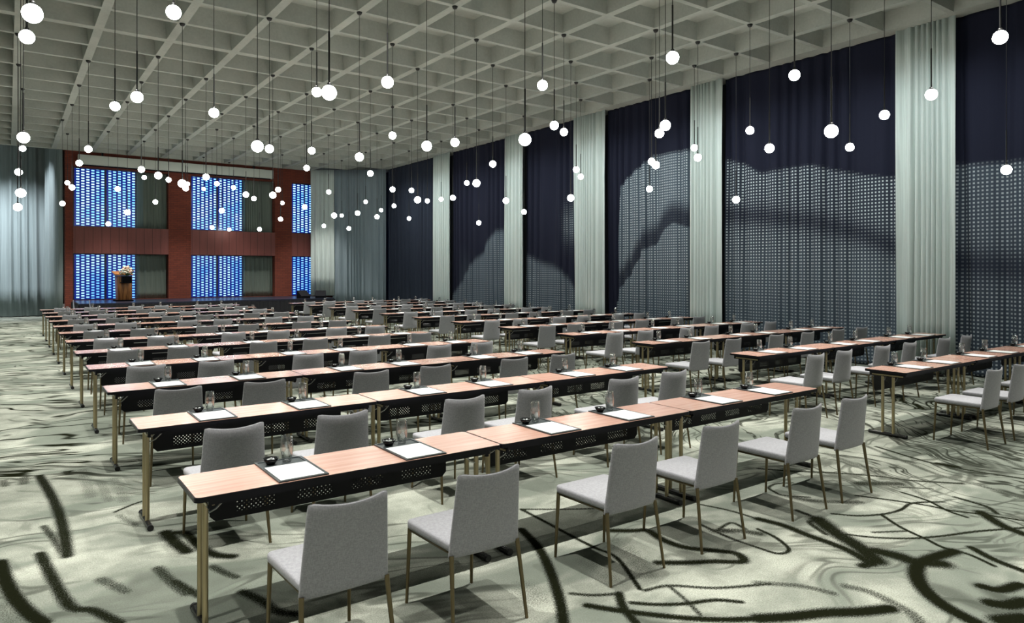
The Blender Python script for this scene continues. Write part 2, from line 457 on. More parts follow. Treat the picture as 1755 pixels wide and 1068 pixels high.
# ------------------------------------------------------------------ floor with single strokes woven in
STROKES = [(0.06,1,[(5.03,2.02),(4.75,2.06),(4.59,2.05),(4.41,1.97),(4.27,1.86),(4.17,1.73),(4.12,1.61),(4.1,1.54)]),
(0.05,0.9,[(4.51,3.13),(4.54,2.94),(4.51,2.73),(4.5,2.55),(4.47,2.4),(4.39,2.23)]),
(0.09,0.9,[(4.86,2.87),(4.7,2.63),(4.59,2.41),(4.46,2.24)]),
(0.03,0.8,[(4.91,3.07),(4.86,2.87),(4.75,2.87),(4.63,2.67)]),
(0.05,0.9,[(4.46,2.24),(4.32,2.25)]),
(0.02,0.9,[(4.74,2.59),(4.85,2.44),(5.03,2.29),(5.26,2.18),(5.54,2.08),(5.9,1.91)]),
(0.018,0.9,[(5.06,2.87),(5.18,2.73),(5.37,2.64),(5.57,2.61),(5.81,2.63),(6.04,2.5)]),
(0.022,0.9,[(5.63,2.99),(5.75,2.75),(5.84,2.54),(5.87,2.37),(5.96,2.21),(6.06,1.97)]),
(0.018,0.9,[(5.33,2.63),(5.19,2.43),(5.1,2.22),(5.04,2.09),(5.05,1.94),(4.98,1.77)]),
(0.03,0.8,[(5.66,3.93),(5.84,3.7),(6.1,3.44),(6.31,3.17),(6.42,2.93),(6.69,2.62)]),
(0.04,0.9,[(5.19,1.98),(5.09,1.81),(5.04,1.63)]),
(0.06,1,[(3.22,2.23),(3.38,2.14),(3.56,2.06),(3.72,1.96),(3.89,1.88)]),
(0.04,0.6,[(3.58,2.49),(3.75,2.32),(3.81,2.16)]),
(0.05,0.6,[(3.96,2.16),(4.0,2.06),(3.98,1.94),(3.93,1.79),(3.86,1.71)]),
(0.05,1,[(4.6,1.7),(4.63,1.62),(4.8,1.58)]),
(0.07,1,[(4.41,1.58),(4.46,1.52),(4.58,1.48)]),
(0.08,1,[(4.24,1.47),(4.36,1.41)]),
(0.03,0.8,[(7.37,3.7),(7.18,3.12),(7.19,2.76),(7.29,2.36)]),
(0.04,0.55,[(7.37,3.88),(6.98,3.19),(6.8,2.84),(6.74,2.46),(6.65,2.15)]),
(0.02,0.9,[(6.02,2.82),(5.97,2.59),(5.84,2.39),(5.8,2.24)]),
(0.06,0.9,[(6.01,2.23),(5.82,2.02),(5.75,1.86)]),
(0.05,0.9,[(7.2,3.03),(7.22,2.87)]),
(0.09,0.7,[(5.97,3.14),(6.24,2.94)]),
(0.02,0.8,[(6.14,2.9),(6.32,2.71)]),
(0.02,0.8,[(5.52,3.49),(5.38,3.56),(5.23,3.53),(5.17,3.43),(5.15,3.34),(5.28,3.19)]),
(0.06,0.6,[(5.17,3.27),(5.2,3.15),(5.38,2.97),(5.49,2.89)]),
(0.018,0.9,[(4.33,3.01),(4.29,2.84),(4.18,2.67),(4.06,2.67),(4.04,2.81)]),
(0.05,0.5,[(6.68,3.86),(6.5,3.39),(6.35,3.04),(6.05,2.63)]),
(0.05,0.5,[(8.24,3.25),(7.98,2.84),(7.67,2.48)]),
(0.09,0.9,[(4.62,2.32),(4.65,2.2),(4.65,2.1),(4.75,1.98)]),
(0.02,0.8,[(4.93,2.5),(5.15,2.37)]),
(0.03,0.8,[(6.24,2.5),(6.19,2.26),(6.07,2.14)]),
(0.04,0.95,[(2.96,3.99),(2.87,3.69),(2.73,3.4),(2.58,3.14),(2.46,2.95),(2.35,2.8)]),
(0.018,0.9,[(3.21,4.33),(3.19,3.98),(3.17,3.7),(3.16,3.45),(3.16,3.23),(2.96,2.84)]),
(0.045,0.9,[(3.45,3.61),(3.58,3.51),(3.67,3.45),(3.63,3.27),(3.65,3.09),(3.77,2.94),(3.84,2.83),(3.77,2.73),(3.63,2.83),(3.46,2.93),(3.32,3.03)]),
(0.022,0.8,[(2.6,3.03),(2.69,2.94),(2.82,2.87)]),
(0.022,0.8,[(2.97,2.81),(3.13,2.77),(3.33,2.59),(3.63,2.44)]),
(0.035,0.95,[(2.58,2.87),(2.67,2.74),(2.8,2.58),(2.94,2.43),(3.09,2.31),(3.27,2.2)]),
(0.025,0.9,[(2.8,2.75),(2.89,2.66),(3.03,2.57),(3.2,2.5),(3.3,2.4)]),
(0.035,0.9,[(2.82,2.87),(2.72,2.73),(2.66,2.58)]),
(0.018,0.8,[(3.21,4.33),(3.47,4.14),(3.69,4.0)]),
(0.022,0.8,[(4.07,3.31),(4.03,3.01),(4.04,2.78)]),
(0.02,0.8,[(4.42,3.59),(4.49,3.36),(4.51,3.03)]),
(0.018,0.7,[(3.12,2.75),(3.07,2.6),(3.0,2.44)]),
(0.1,0.4,[(3.35,3.47),(3.27,3.21),(3.13,2.95)]),
(0.06,0.7,[(4.06,3.16),(4.19,3.07),(4.26,2.95)]),
(0.018,0.8,[(4.06,3.16),(4.28,3.2),(4.26,3.06)]),
(0.1,0.3,[(2.97,3.31),(2.95,3.16),(2.89,3.02)]),
(0.12,0.35,[(2.43,3.25),(2.39,3.09)]),
(0.05,1,[(-0.04,5.47),(-0.01,5.11),(0.04,4.78),(0.1,4.53),(0.15,4.39)]),
(0.045,0.85,[(0.17,5.48),(0.21,5.06),(0.25,4.69),(0.29,4.48),(0.37,4.4),(0.44,4.23),(0.47,4.16)]),
(0.05,0.85,[(0.16,8.35),(0.22,7.68),(0.28,6.96),(0.31,6.43),(0.32,5.88),(0.31,5.33)]),
(0.06,0.6,[(0.14,8.27),(0.11,7.37)]),
(0.035,0.7,[(0.21,6.05),(0.26,5.68),(0.29,5.39)]),
(0.06,0.8,[(0.46,8.03),(0.44,7.52)]),
(0.06,0.7,[(0.35,10.39),(0.28,9.6),(0.27,8.67)]),
(0.05,0.7,[(0.59,9.64),(0.45,8.98),(0.44,8.34)]),
(0.05,0.8,[(0.65,9.87),(0.63,9.09)]),
(0.05,0.8,[(0.6,8.54),(0.58,7.86)]),
(0.06,0.6,[(0.74,8.66),(0.7,7.96)]),
(0.06,0.6,[(0.89,9.03),(0.83,8.37)]),
(0.07,0.6,[(0.24,9.62),(0.12,9.11)]),
(0.07,0.8,[(-0.03,9.51),(0.04,9.58)]),
(0.05,0.6,[(-0.07,10.11),(0.13,10.54)]),
(0.06,0.7,[(0.37,11.83),(0.48,11.47),(0.63,11.95)]),
(0.07,0.4,[(0.56,7.6),(0.55,6.63)]),
(0.06,0.4,[(0.65,7.06),(0.66,6.42)]),
(0.07,0.4,[(0.76,7.05),(0.76,6.35)]),
(0.05,0.7,[(0.75,4.78),(0.79,4.5),(0.83,4.31)]),
(0.06,0.9,[(0.9,5.41),(0.92,5.16),(0.95,4.96)]),
(0.02,0.8,[(0.66,6.09),(0.79,6.2),(0.89,6.26)]),
(0.05,0.6,[(0.45,4.81),(0.55,4.54)]),
(0.04,0.5,[(0.68,5.99),(0.75,5.67)]),
(0.05,0.6,[(-0.06,7.88),(-0.02,7.39)]),
(0.06,0.7,[(0.34,9.68),(0.46,9.21)]),
(0.08,0.4,[(-0.02,4.73),(0.02,4.5)]),
(0.06,0.8,[(0.47,14.59),(0.67,14.33),(0.85,13.88)]),
(0.08,0.7,[(-0.12,16.23),(0.06,15.11),(0.27,13.89)]),
(0.06,0.8,[(0.39,15.35),(0.54,15.24)]),
(0.06,0.7,[(0.13,13.14),(0.34,12.82)]),
(0.12,0.5,[(-0.16,22.45),(0.17,22.46),(0.55,23.84)]),
(0.08,0.7,[(0.47,13.36),(0.6,12.89)]),
(0.06,0.6,[(0.21,13.49),(0.34,13.35)]),
(0.08,0.6,[(0.13,28.32),(0.69,27.92)]),
(0.06,0.6,[(0.0,26.16),(0.25,24.67)]),
(0.08,0.6,[(0.55,16.15),(0.74,15.75)]),
(0.05,0.9,[(0.95,5.36),(1.01,5.3),(1.04,4.98),(1.09,4.79),(1.17,4.7)]),
(0.04,0.7,[(1.03,4.61),(1.07,4.47),(1.11,4.37)]),
(0.045,0.8,[(1.09,4.15),(1.15,3.96),(1.18,3.8),(1.25,3.71)]),
(0.04,0.8,[(0.8,4.52),(0.84,4.37),(0.88,4.24)])]

def smooth(pts, n=5):
    if len(pts) < 3: return pts
    P = [Vector((2 * pts[0][0] - pts[1][0], 2 * pts[0][1] - pts[1][1]))] + [Vector(p) for p in pts] + [Vector((2 * pts[-1][0] - pts[-2][0], 2 * pts[-1][1] - pts[-2][1]))]
    out = []
    for i in range(1, len(P) - 2):
        a, b, c, d = P[i - 1:i + 3]
        for k in range(n):
            t = k / n
            out.append(tuple(0.5 * (2 * b + (c - a) * t + (2 * a - 5 * b + 4 * c - d) * t * t + (3 * b - a - 3 * c + d) * t ** 3)))
    return out + [tuple(pts[-1])]

def make_floor():
    x0, x1, y0, y1, st = -1.2, 9.6, 1.2, 7.6, 0.0165
    nx = int(round((x1 - x0) / st)) + 1; ny = int(round((y1 - y0) / st)) + 1
    xs = np.linspace(x0, x1, nx); ys = np.linspace(y0, y1, ny)
    X, Y = np.meshgrid(xs, ys)
    S = np.zeros_like(X)
    for wd, dk, pts in STROKES:
        pts = smooth(pts)
        for (ax, ay), (bx, by) in zip(pts[:-1], pts[1:]):
            dx, dy = bx - ax, by - ay
            L2 = dx * dx + dy * dy + 1e-9
            t = np.clip(((X - ax) * dx + (Y - ay) * dy) / L2, 0, 1)
            d = np.hypot(X - ax - t * dx, Y - ay - t * dy)
            w_ = max(wd * 1.05, 0.021)
            S = np.maximum(S, dk * np.clip(1.35 - d / w_, 0, 1))
    near = np.clip(np.minimum.reduce([(X - x0) / 0.8, (x1 - X) / 0.8, (Y - y0) / 0.4 + 1, (y1 - Y) / 0.8]), 0, 1) * 0.45
    vs = [(float(a), float(b), 0.0) for a, b in zip(X.ravel(), Y.ravel())]
    fs = [(j * nx + i, j * nx + i + 1, (j + 1) * nx + i + 1, (j + 1) * nx + i) for j in range(ny - 1) for i in range(nx - 1)]
    o = len(vs)
    W, E, S0, N = -6.2, 14.2, -3.2, 35.2
    vs += [(W, S0, 0), (E, S0, 0), (E, y0, 0), (W, y0, 0), (W, y1, 0), (E, y1, 0), (E, N, 0), (W, N, 0), (x0, y0, 0), (x0, y1, 0), (x1, y0, 0), (x1, y1, 0)]
    fs += [(o, o + 1, o + 2, o + 3), (o + 4, o + 5, o + 6, o + 7), (o + 3, o + 8, o + 9, o + 4), (o + 10, o + 2, o + 5, o + 11)]
    me = bpy.data.meshes.new('floor'); me.from_pydata(vs, [], fs)
    me.materials.append(M['carpet'])
    ca = me.color_attributes.new('stroke', 'FLOAT_COLOR', 'POINT')
    arr = np.zeros((len(vs), 4), np.float32)
    arr[:nx * ny, 0] = S.ravel(); arr[:nx * ny, 1] = near.ravel(); arr[:, 3] = 1
    ca.data.foreach_set('color', arr.ravel())
    ob = bpy.data.objects.new('floor', me); COL.objects.link(ob)
    return struct(ob)
make_floor()

# ------------------------------------------------------------------ ceiling: ribbed concrete grid
def make_ceiling():
    b = MB(); D = 0.33
    xs = [GX + GP * i for i in range(-5, 12)]; ys = [GY + GP * j for j in range(-12, 17)]
    def hw_x(i): return 0.075
    def hw_y(j): return 0.095 if j == 3 else 0.05
    for i in range(-5, 11):
        for j in range(-12, 16):
            a0, a1 = GX + GP * i, GX + GP * (i + 1); c0, c1 = GY + GP * j, GY + GP * (j + 1)
            p0, p1 = a0 + hw_x(i), a1 - hw_x(i + 1); q0, q1 = c0 + hw_y(j), c1 - hw_y(j + 1)
            t = 0.035
            vs = [(a0, c0, CEIL), (a1, c0, CEIL), (a1, c1, CEIL), (a0, c1, CEIL),
                  (p0, q0, CEIL), (p1, q0, CEIL), (p1, q1, CEIL), (p0, q1, CEIL),
                  (p0 + t, q0 + t, CEIL + D), (p1 - t, q0 + t, CEIL + D), (p1 - t, q1 - t, CEIL + D), (p0 + t, q1 - t, CEIL + D)]
            fs = [(0, 4, 5, 1), (1, 5, 6, 2), (2, 6, 7, 3), (3, 7, 4, 0), (4, 8, 9, 5), (5, 9, 10, 6), (6, 10, 11, 7), (7, 11, 8, 4), (8, 11, 10, 9)]
            b.add(vs, fs)
    E = GX + GP * 11; N = GY + GP * 16; W = GX - GP * 5; S = GY - GP * 12
    b.box(E, 14.2, S, N, CEIL, CEIL + 0.3)
    b.box(W - 0.4, W, S, N, CEIL, CEIL + 0.3)
    b.box(W - 0.4, 14.2, N, N + 0.12, CEIL, CEIL + 0.3)
    b.box(W - 0.4, 14.2, S, N + 0.12, CEIL + D + 0.01, CEIL + D + 0.2)
    me = bpy.data.meshes.new('ceiling'); me.from_pydata(b.v, [], b.f); me.materials.append(M['concrete'])
    ob = bpy.data.objects.new('ceiling', me); COL.objects.link(ob)
    return struct(ob)
make_ceiling()
TOPZ = CEIL + 0.0

# ------------------------------------------------------------------ room shell
b = MB(); b.box(-6.4, -6.2, -3.2, 35.2, 0, 8); struct(b.build('wall_side', 'plaster'))
b = MB(); b.box(14.0, 14.2, -3.2, 35.2, 0, CEIL); struct(b.build('wall_curtain', 'dark_wall'))
b = MB(); b.box(-6.2, 14.0, -3.4, -3.2, 0, CEIL + 0.5); struct(b.build('wall_back', 'plaster'))
b = MB(); b.box(-6.2, 1.9, 35.0, 35.2, 0, 8); struct(b.build('wall_alcove', 'plaster'))
b = MB(); b.box(-6.4, 14.2, GY + GP * 16 + 0.12, 35.2, 7.6, 7.8); struct(b.build('ceiling_alcove', 'plaster'))
b = MB(); b.box(-6.4, 14.2, GY + GP * 16 + 0.12, GY + GP * 16 + 0.2, CEIL + 0.3, 7.7); struct(b.build('trim_alcove', 'plaster'))

# stage wall of brick with window openings
SY = 30.8            # wall face
ZL0, ZL1, ZU0, ZU1 = 0.74, 2.51, 3.52, 5.76
OPEN = [(1.98, 5.23), (6.06, 9.46), (10.20, 12.6)]
def brick_wall():
    b = MB(); y0, y1 = SY, SY + 0.5; H = CEIL + 0.02
    edges = [1.72] + [e for o in OPEN for e in o] + [14.0]
    for a, c in zip(edges[::2], edges[1::2]): b.box(a, c, y0, y1, 0, H)      # piers
    for a, c in OPEN:
        b.box(a, c, y0, y1, 0, ZL0); b.box(a, c, y0, y1, ZU1, H)
        b.box(a, c, y0 + 0.1, y1, ZL1, ZU0)
    b.box(1.72, 2.0, y1, 35.0, 0, 7.6)
    return struct(b.build('wall_stage', 'brick'))
brick_wall()
for n, (a, c) in enumerate(OPEN):
    b = MB(); b.box(a, c, SY - 0.02, SY + 0.1, ZL1, ZU0)
    struct(b.build('trim_%d' % (n + 1), 'boards'))
b = MB(); b.box(2.0, 13.9, SY + 0.5, SY + 0.6, 0, CEIL); struct(b.build('wall_stage_lining', 'dark_wall'))

def lattice_window(n, x0, x1, z0, z1, pane):
    y = SY + 0.14
    fr = MB()
    fr.box(x0, x1, y, y + 0.1, z0, z0 + 0.035); fr.box(x0, x1, y, y + 0.1, z1 - 0.035, z1)
    xm = (x0 + x1) / 2
    xs = [(x0, x0 + 0.05), (xm - 0.035, xm + 0.035), (x1 - 0.05, x1)] if x1 - x0 > 1.6 else [(x0, x0 + 0.05), (x1 - 0.05, x1)]
    for a, c in xs: fr.box(a, c, y, y + 0.1, z0 + 0.035, z1 - 0.035)
    f = struct(fr.build('window_%d' % n, 'window_metal'))
    la = MB()
    spans = [(xs[k][1], xs[k + 1][0]) for k in range(len(xs) - 1)]
    for a, c in spans:
        nc = max(3, round((c - a) / 0.168)); cw = (c - a) / nc
        for k in range(nc):
            xa = a + k * cw
            la.box(xa, xa + 0.062, y + 0.02, y + 0.07, z0 + 0.035, z1 - 0.035)
            off = 0.0525 * (k % 2); z = z0 + 0.035 + off
            if off: la.box(xa + 0.062, xa + cw, y + 0.02, y + 0.07, z0 + 0.035, z0 + 0.052)
            while z < z1 - 0.05:
                la.box(xa + 0.062, xa + cw, y + 0.022, y + 0.068, z, z + 0.050)
                z += 0.105
    la.build('lattice', 'blue_lattice', f)
    p = MB(); p.box(x0 + 0.01, x1 - 0.01, y + 0.085, y + 0.1, z0 + 0.01, z1 - 0.01)
    p.build('pane', pane, f)
n = 1
for (a, c), wd in zip(OPEN, (2.13, 2.10, 2.35)):
    lattice_window(n, a, a + wd, ZU0, ZU1, 'pane_upper'); n += 1
    lattice_window(n, a, a + wd, ZL0, ZL1, 'pane_lower'); n += 1

# ------------------------------------------------------------------ curtains
def curtain(name, P, Q, z0, z1, m, lam, amp, seed, step=0.014, label=None, group=None, prt=None, rows=None, bow=0.0, cat='curtain'):
    rnd = random.Random(seed)
    P, Q = Vector((*P, 0)), Vector((*Q, 0)); L = (Q - P).length; d = (Q - P) / L; nrm = Vector((-d.y, d.x, 0))
    n = int(L / step) + 1
    # irregular fold phase
    ph = [0.0]
    while len(ph) < n + 1:
        ph.append(ph[-1] + step / lam * (1 + 0.45 * math.sin(len(ph) * step * 2.1 / lam / 3 + seed) + 0.35 * math.sin(len(ph) * step * 5.3 + seed * 2)))
    a2 = [rnd.uniform(0.5, 1.2) for _ in range(400)]
    rows = rows or [0, 0.08, 0.3, 0.6, 0.85, 1.0]
    vs = []; uvs = []; cols = []
    for r in rows:
        z = z1 + (z0 - z1) * r
        for i in range(n):
            s = min(i * step, L); p = ph[i] + 0.12 * math.sin(r * 3 + i * step * 1.3)
            k = int(p) % 390; fr = p - int(p)
            A = amp * (a2[k] * (1 - fr) + a2[k + 1] * fr) * (0.55 + 0.45 * min(1, r * 6))
            off = A * math.sin(2 * PI * p) + 0.35 * A * math.sin(4 * PI * p + 1.0 + r)
            off += bow * math.sin(PI * s / L)
            q = P + d * s + nrm * off
            vs.append((q.x, q.y, z)); uvs.append((s, z))
            if prt: cols.append(prt(q.y, z))
    fs = [(r * n + i, r * n + i + 1, (r + 1) * n + i + 1, (r + 1) * n + i) for r in range(len(rows) - 1) for i in range(n - 1)]
    me = bpy.data.meshes.new(name); me.from_pydata(vs, [], fs)
    me.polygons.foreach_set('use_smooth', [True] * len(fs))
    me.materials.append(M[m])
    if prt:
        ul = me.uv_layers.new(name='UVMap')
        li = np.zeros(len(me.loops), np.int32); me.loops.foreach_get('vertex_index', li)
        ul.data.foreach_set('uv', np.array(uvs, np.float32)[li].ravel())
        ca = me.color_attributes.new('print', 'FLOAT_COLOR', 'POINT')
        arr = np.ones((len(vs), 4), np.float32); arr[:, :2] = cols; arr[:, 2] = 0
        ca.data.foreach_set('color', arr.ravel())
    o = bpy.data.objects.new(name, me); COL.objects.link(o)
    md = o.modifiers.new('thickness', 'SOLIDIFY'); md.thickness = 0.004; md.offset = 0
    return tag(o, label, cat, group)

# pale columns on the long side, counted from the stage
COLS = [(22.70, 23.97), (18.09, 19.12), (14.26, 15.60), (10.32, 11.27), (5.39, 6.42)]
for k, (a, c) in enumerate(COLS):
    curtain('sheer_curtain', (13.50, a), (13.50, c), 0.02, TOPZ, 'sheer_white', 0.15, 0.055, 3 + k * 7,
            label='pale sheer curtain column between dark printed drapes, %s from the stage' % ORD[k], group='pale curtain columns along the long side')
    # return that wraps the column's stage-side edge back to the wall
def interp(pts):
    xs = [p[0] for p in pts]; ys = [p[1] for p in pts]
    def f(y): return float(np.interp(y, xs, ys))
    return f
def sm(a, b_, x):
    t = min(1, max(0, (x - a) / (b_ - a))); return t * t * (3 - 2 * t)
top6 = interp([(3.0, 3.6), (4.38, 3.65), (4.84, 3.67), (5.4, 3.71)]); band6 = interp([(3, 1.8), (4.38, 1.88), (5.4, 1.99)])
top5 = interp([(6.3, 3.57), (7.07, 3.70), (7.84, 3.92), (8.17, 4.05), (8.75, 4.05), (9.43, 4.02), (9.76, 4.23), (10.4, 4.46)])
band5 = interp([(6.3, 2.15), (6.63, 2.36), (7.11, 2.57), (8.17, 2.88), (9.38, 3.07), (10.4, 3.16)])
top4 = interp([(11.2, 4.83), (12.58, 4.83), (13.01, 4.66), (13.44, 4.43), (13.80, 4.17), (13.9, 2.5), (13.98, 0.1), (14.4, 0.0)])
low4 = interp([(11.2, 2.86), (11.95, 3.07), (12.24, 2.92), (12.58, 2.52), (13.01, 2.42), (13.39, 1.81), (13.86, 1.36), (14.3, 0.5)])
top3 = interp([(15.3, 0.9), (15.64, 1.24), (15.9, 1.63), (16.51, 2.02), (17.49, 2.25), (18.2, 2.5)])
top2 = interp([(19.0, 3.3), (19.85, 3.32), (20.32, 3.06), (20.66, 2.62), (21.55, 2.16), (22.15, 1.51), (22.8, 1.0)])
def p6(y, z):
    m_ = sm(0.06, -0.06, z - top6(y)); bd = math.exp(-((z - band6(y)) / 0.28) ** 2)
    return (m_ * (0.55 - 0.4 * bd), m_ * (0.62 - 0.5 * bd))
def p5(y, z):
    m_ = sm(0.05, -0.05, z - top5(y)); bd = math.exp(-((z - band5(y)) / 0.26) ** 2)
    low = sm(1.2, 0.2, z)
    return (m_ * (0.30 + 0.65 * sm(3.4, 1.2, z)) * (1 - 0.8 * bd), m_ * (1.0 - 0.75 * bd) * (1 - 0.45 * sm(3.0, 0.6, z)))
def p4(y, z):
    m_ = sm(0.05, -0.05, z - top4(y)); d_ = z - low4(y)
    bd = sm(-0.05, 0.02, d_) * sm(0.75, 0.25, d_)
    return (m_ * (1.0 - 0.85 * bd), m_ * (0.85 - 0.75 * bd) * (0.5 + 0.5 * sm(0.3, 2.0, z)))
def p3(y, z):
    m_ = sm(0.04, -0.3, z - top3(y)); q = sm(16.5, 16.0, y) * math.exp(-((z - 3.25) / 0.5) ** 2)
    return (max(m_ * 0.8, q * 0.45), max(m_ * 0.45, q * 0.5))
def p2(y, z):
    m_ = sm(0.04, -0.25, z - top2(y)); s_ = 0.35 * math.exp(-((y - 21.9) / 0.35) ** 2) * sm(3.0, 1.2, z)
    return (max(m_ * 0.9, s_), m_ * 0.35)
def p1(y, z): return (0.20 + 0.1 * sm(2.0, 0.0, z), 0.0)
DROWS = [i / 105 for i in range(106)]
DARK = [(23.9, 28.25, p1), (19.05, 22.78, p2), (15.53, 18.16, p3), (11.2, 14.33, p4), (6.35, 10.39, p5), (2.2, 5.46, p6)]
DLAB = ['plain dark navy drape beside the stage corner, before the first pale column',
        'navy drape with faint grey hillside print between first and second pale columns',
        'navy drape with sloping grey print between second and third pale columns',
        'navy drape with arch shaped dotted print between third and fourth pale columns',
        'wide navy drape with dotted hill print and dark band between fourth and fifth pale columns',
        'navy drape with evenly dotted print past the fifth pale column from the stage']
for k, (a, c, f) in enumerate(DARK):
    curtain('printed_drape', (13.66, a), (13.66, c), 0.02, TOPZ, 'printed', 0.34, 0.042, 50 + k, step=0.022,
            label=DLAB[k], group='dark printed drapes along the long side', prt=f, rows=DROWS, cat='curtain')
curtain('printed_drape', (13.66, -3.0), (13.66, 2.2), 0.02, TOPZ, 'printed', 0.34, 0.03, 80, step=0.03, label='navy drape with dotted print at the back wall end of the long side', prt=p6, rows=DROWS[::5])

# drapes at the stage corners
curtain('grey_drape', (-5.0, 34.4), (1.5, 34.4), 0.03, 7.5, 'drape_lead', 0.42, 0.10, 5, label='blue grey floor length drape in the alcove beside the brick wall', step=0.03)
curtain('grey_drape', (1.22, 33.6), (1.64, 31.05), 0.03, 7.5, 'drape_lead', 0.30, 0.06, 9, label='narrow blue grey drape tucked against the edge of the brick wall', step=0.02)
curtain('sheer_curtain', (10.92, 30.45), (11.75, 29.75), 0.76, TOPZ, 'sheer_white', 0.30, 0.05, 12, label='pale sheer strip covering part of the last blue window', step=0.02)
curtain('grey_drape', (11.7, 29.85), (13.52, 28.25), 0.02, TOPZ, 'drape_grey', 0.22, 0.05, 17, label='grey drape across the corner between pale sheer and navy drape', step=0.02)

# olive drapes in the brick openings
for k, (a, c) in enumerate(((4.13, 5.23), (8.18, 9.46))):
    for z0, z1, nm in ((ZU0, ZU1, 'upper'), (ZL0, ZL1, 'lower')):
        curtain('olive_drape', (a, SY + 0.32), (c, SY + 0.32), z0 + 0.005, z1, 'drape_olive', 0.16, 0.022, 21 + k + int(z0), step=0.02,
                label='dark olive drape in %s opening, %s of the brick wall' % (nm, ['by the podium', 'in the middle'][k]), group='olive drapes in the brick openings')

# rolled projection screen case under the ceiling
r = empty('projection_screen', (5.72, SY - 0.16, 5.84))
b = MB(); b.box(-3.6, 3.6, -0.10, 0.12, 0, 0.36); bevelled(b.build('casing', 'screen_case', r), 0.01)
b = MB(); b.box(-3.5, 3.5, -0.03, 0.03, -0.045, 0.0); b.build('bottom_bar', 'podium_dark', r)
for sx in (-2.8, 0, 2.8):
    b = MB(); b.box(sx - 0.03, sx + 0.03, -0.03, 0.03, 0.36, CEIL - 5.845); b.build('bracket', 'black_steel', r)
tag(r, 'long white screen case fixed high on the brick wall above the windows', 'projection screen')

# ------------------------------------------------------------------ stage
r = empty('stage', (0, 0, 0))
b = MB(); b.box(1.95, 10.9, 27.6, SY - 0.03, 0.69, 0.74); b.build('platform_top', 'stage_top', r)
b = MB()
def pleats(b, x0, x1, y, z0, z1, sx=True):
    n_ = int(abs(x1 - x0) / 0.04); vs = []
    for i in range(n_ + 1):
        s_ = x0 + (x1 - x0) * i / n_; o_ = 0.016 * math.sin(i * PI / 2)
        for z in (z0, z1):
            vs.append((s_, y - 0.03 + o_, z) if sx else (y + 0.03 + o_, s_, z))
    b.add(vs, [(2 * i, 2 * i + 2, 2 * i + 3, 2 * i + 1) for i in range(n_)], True)
pleats(b, 1.95, 10.93, 27.62, 0, 0.69); pleats(b, 27.6, SY - 0.04, 10.88, 0, 0.69, False); pleats(b, 27.6, SY - 0.04, 1.9, 0, 0.69, False)
b.build('skirt', 'stage_skirt', r)
tag(r, 'low black stage with pleated skirt in front of the brick wall', 'stage')
# steps with a pale handrail at its end
r = empty('stage_steps', (2.0, 27.3, 0)); r.scale = (0.55, 1, 1)
for k in range(3):
    b = MB(); b.box(-0.4, 0.4, -0.55 + 0.25 * k, -0.30 + 0.25 * k, 0, 0.2 * (k + 1)); b.build('tread', 'stage_skirt', r)
for sx in (-0.42, 0.42):
    b = MB(); b.tube([(sx, -0.5, 0), (sx, -0.5, 0.42), (sx, 0.15, 0.86), (sx, 0.15, 0)], 0.018); b.build('handrail', 'silver', r)
tag(r, 'black stage steps with pale metal handrails beneath the first blue window', 'steps')

# equipment on the stage corner
def monitor(x, y, rz, s, lab):
    r = empty('floor_monitor', (x, y, 0.74), rz)
    b = MB(); b.prism([(-0.22 * s, -0.16 * s), (0.22 * s, -0.16 * s), (0.22 * s, 0.16 * s), (-0.22 * s, 0.16 * s)], 0, 0.1 * s)
    b.add([(-0.22 * s, -0.16 * s, 0.1 * s), (0.22 * s, -0.16 * s, 0.1 * s), (0.22 * s, 0.16 * s, 0.1 * s), (-0.22 * s, 0.16 * s, 0.1 * s), (-0.22 * s, 0.12 * s, 0.32 * s), (0.22 * s, 0.12 * s, 0.32 * s)],
          [(0, 1, 5, 4), (1, 2, 5), (2, 3, 4, 5), (3, 0, 4)])
    b.build('cabinet', 'podium_dark', r)
    b = MB(); b.box(-0.18 * s, 0.18 * s, -0.155 * s, -0.15 * s, 0.01, 0.09 * s); b.build('grille', 'foot_steel', r)
    tag(r, lab, 'speaker', 'black floor speakers on the stage corner')
monitor(9.75, 28.0, 0.3, 1.0, 'small black wedge speaker at the stage corner, nearer the blue windows')
monitor(10.45, 27.95, -0.4, 0.95, 'small black wedge speaker at the outermost stage corner by the sheer')

# podium
r = empty('podium', (3.46, 29.3, 0.74), 0.10); r.scale = (0.8, 1, 0.95)
b = MB(); b.prism([(-0.36, -0.24), (0.36, -0.24), (0.36, 0.24), (-0.36, 0.24)], 0, 0.05); b.build('base', 'podium_dark', r)
b = MB()
b.add([(-0.27, -0.19, 0.05), (0.30, -0.19, 0.05), (0.30, 0.19, 0.05), (-0.27, 0.19, 0.05), (-0.31, -0.21, 0.95), (0.31, -0.21, 0.95), (0.31, 0.19, 1.0), (-0.31, 0.19, 1.0)],
      [(0, 3, 2, 1), (4, 5, 6, 7), (0, 1, 5, 4), (1, 2, 6, 5), (2, 3, 7, 6), (3, 0, 4, 7)])
bevelled(b.build('body', 'podium_wood', r), 0.008)
b = MB(); b.add([(-0.42, -0.26, 1.0), (0.33, -0.26, 1.0), (0.33, 0.26, 1.12), (-0.42, 0.26, 1.12), (-0.42, -0.26, 1.04), (0.33, -0.26, 1.04), (0.33, 0.26, 1.16), (-0.42, 0.26, 1.16)],
      [(0, 3, 2, 1), (4, 5, 6, 7), (0, 1, 5, 4), (1, 2, 6, 5), (2, 3, 7, 6), (3, 0, 4, 7)])
b.build('reading_top', 'podium_wood', r)
b = MB(); b.box(-0.2, 0.2, -0.58, -0.21, 0.70, 0.732); b.build('front_shelf', 'podium_dark', r)
tag(r, 'tapered wooden podium with slanted top standing on the stage', 'podium')
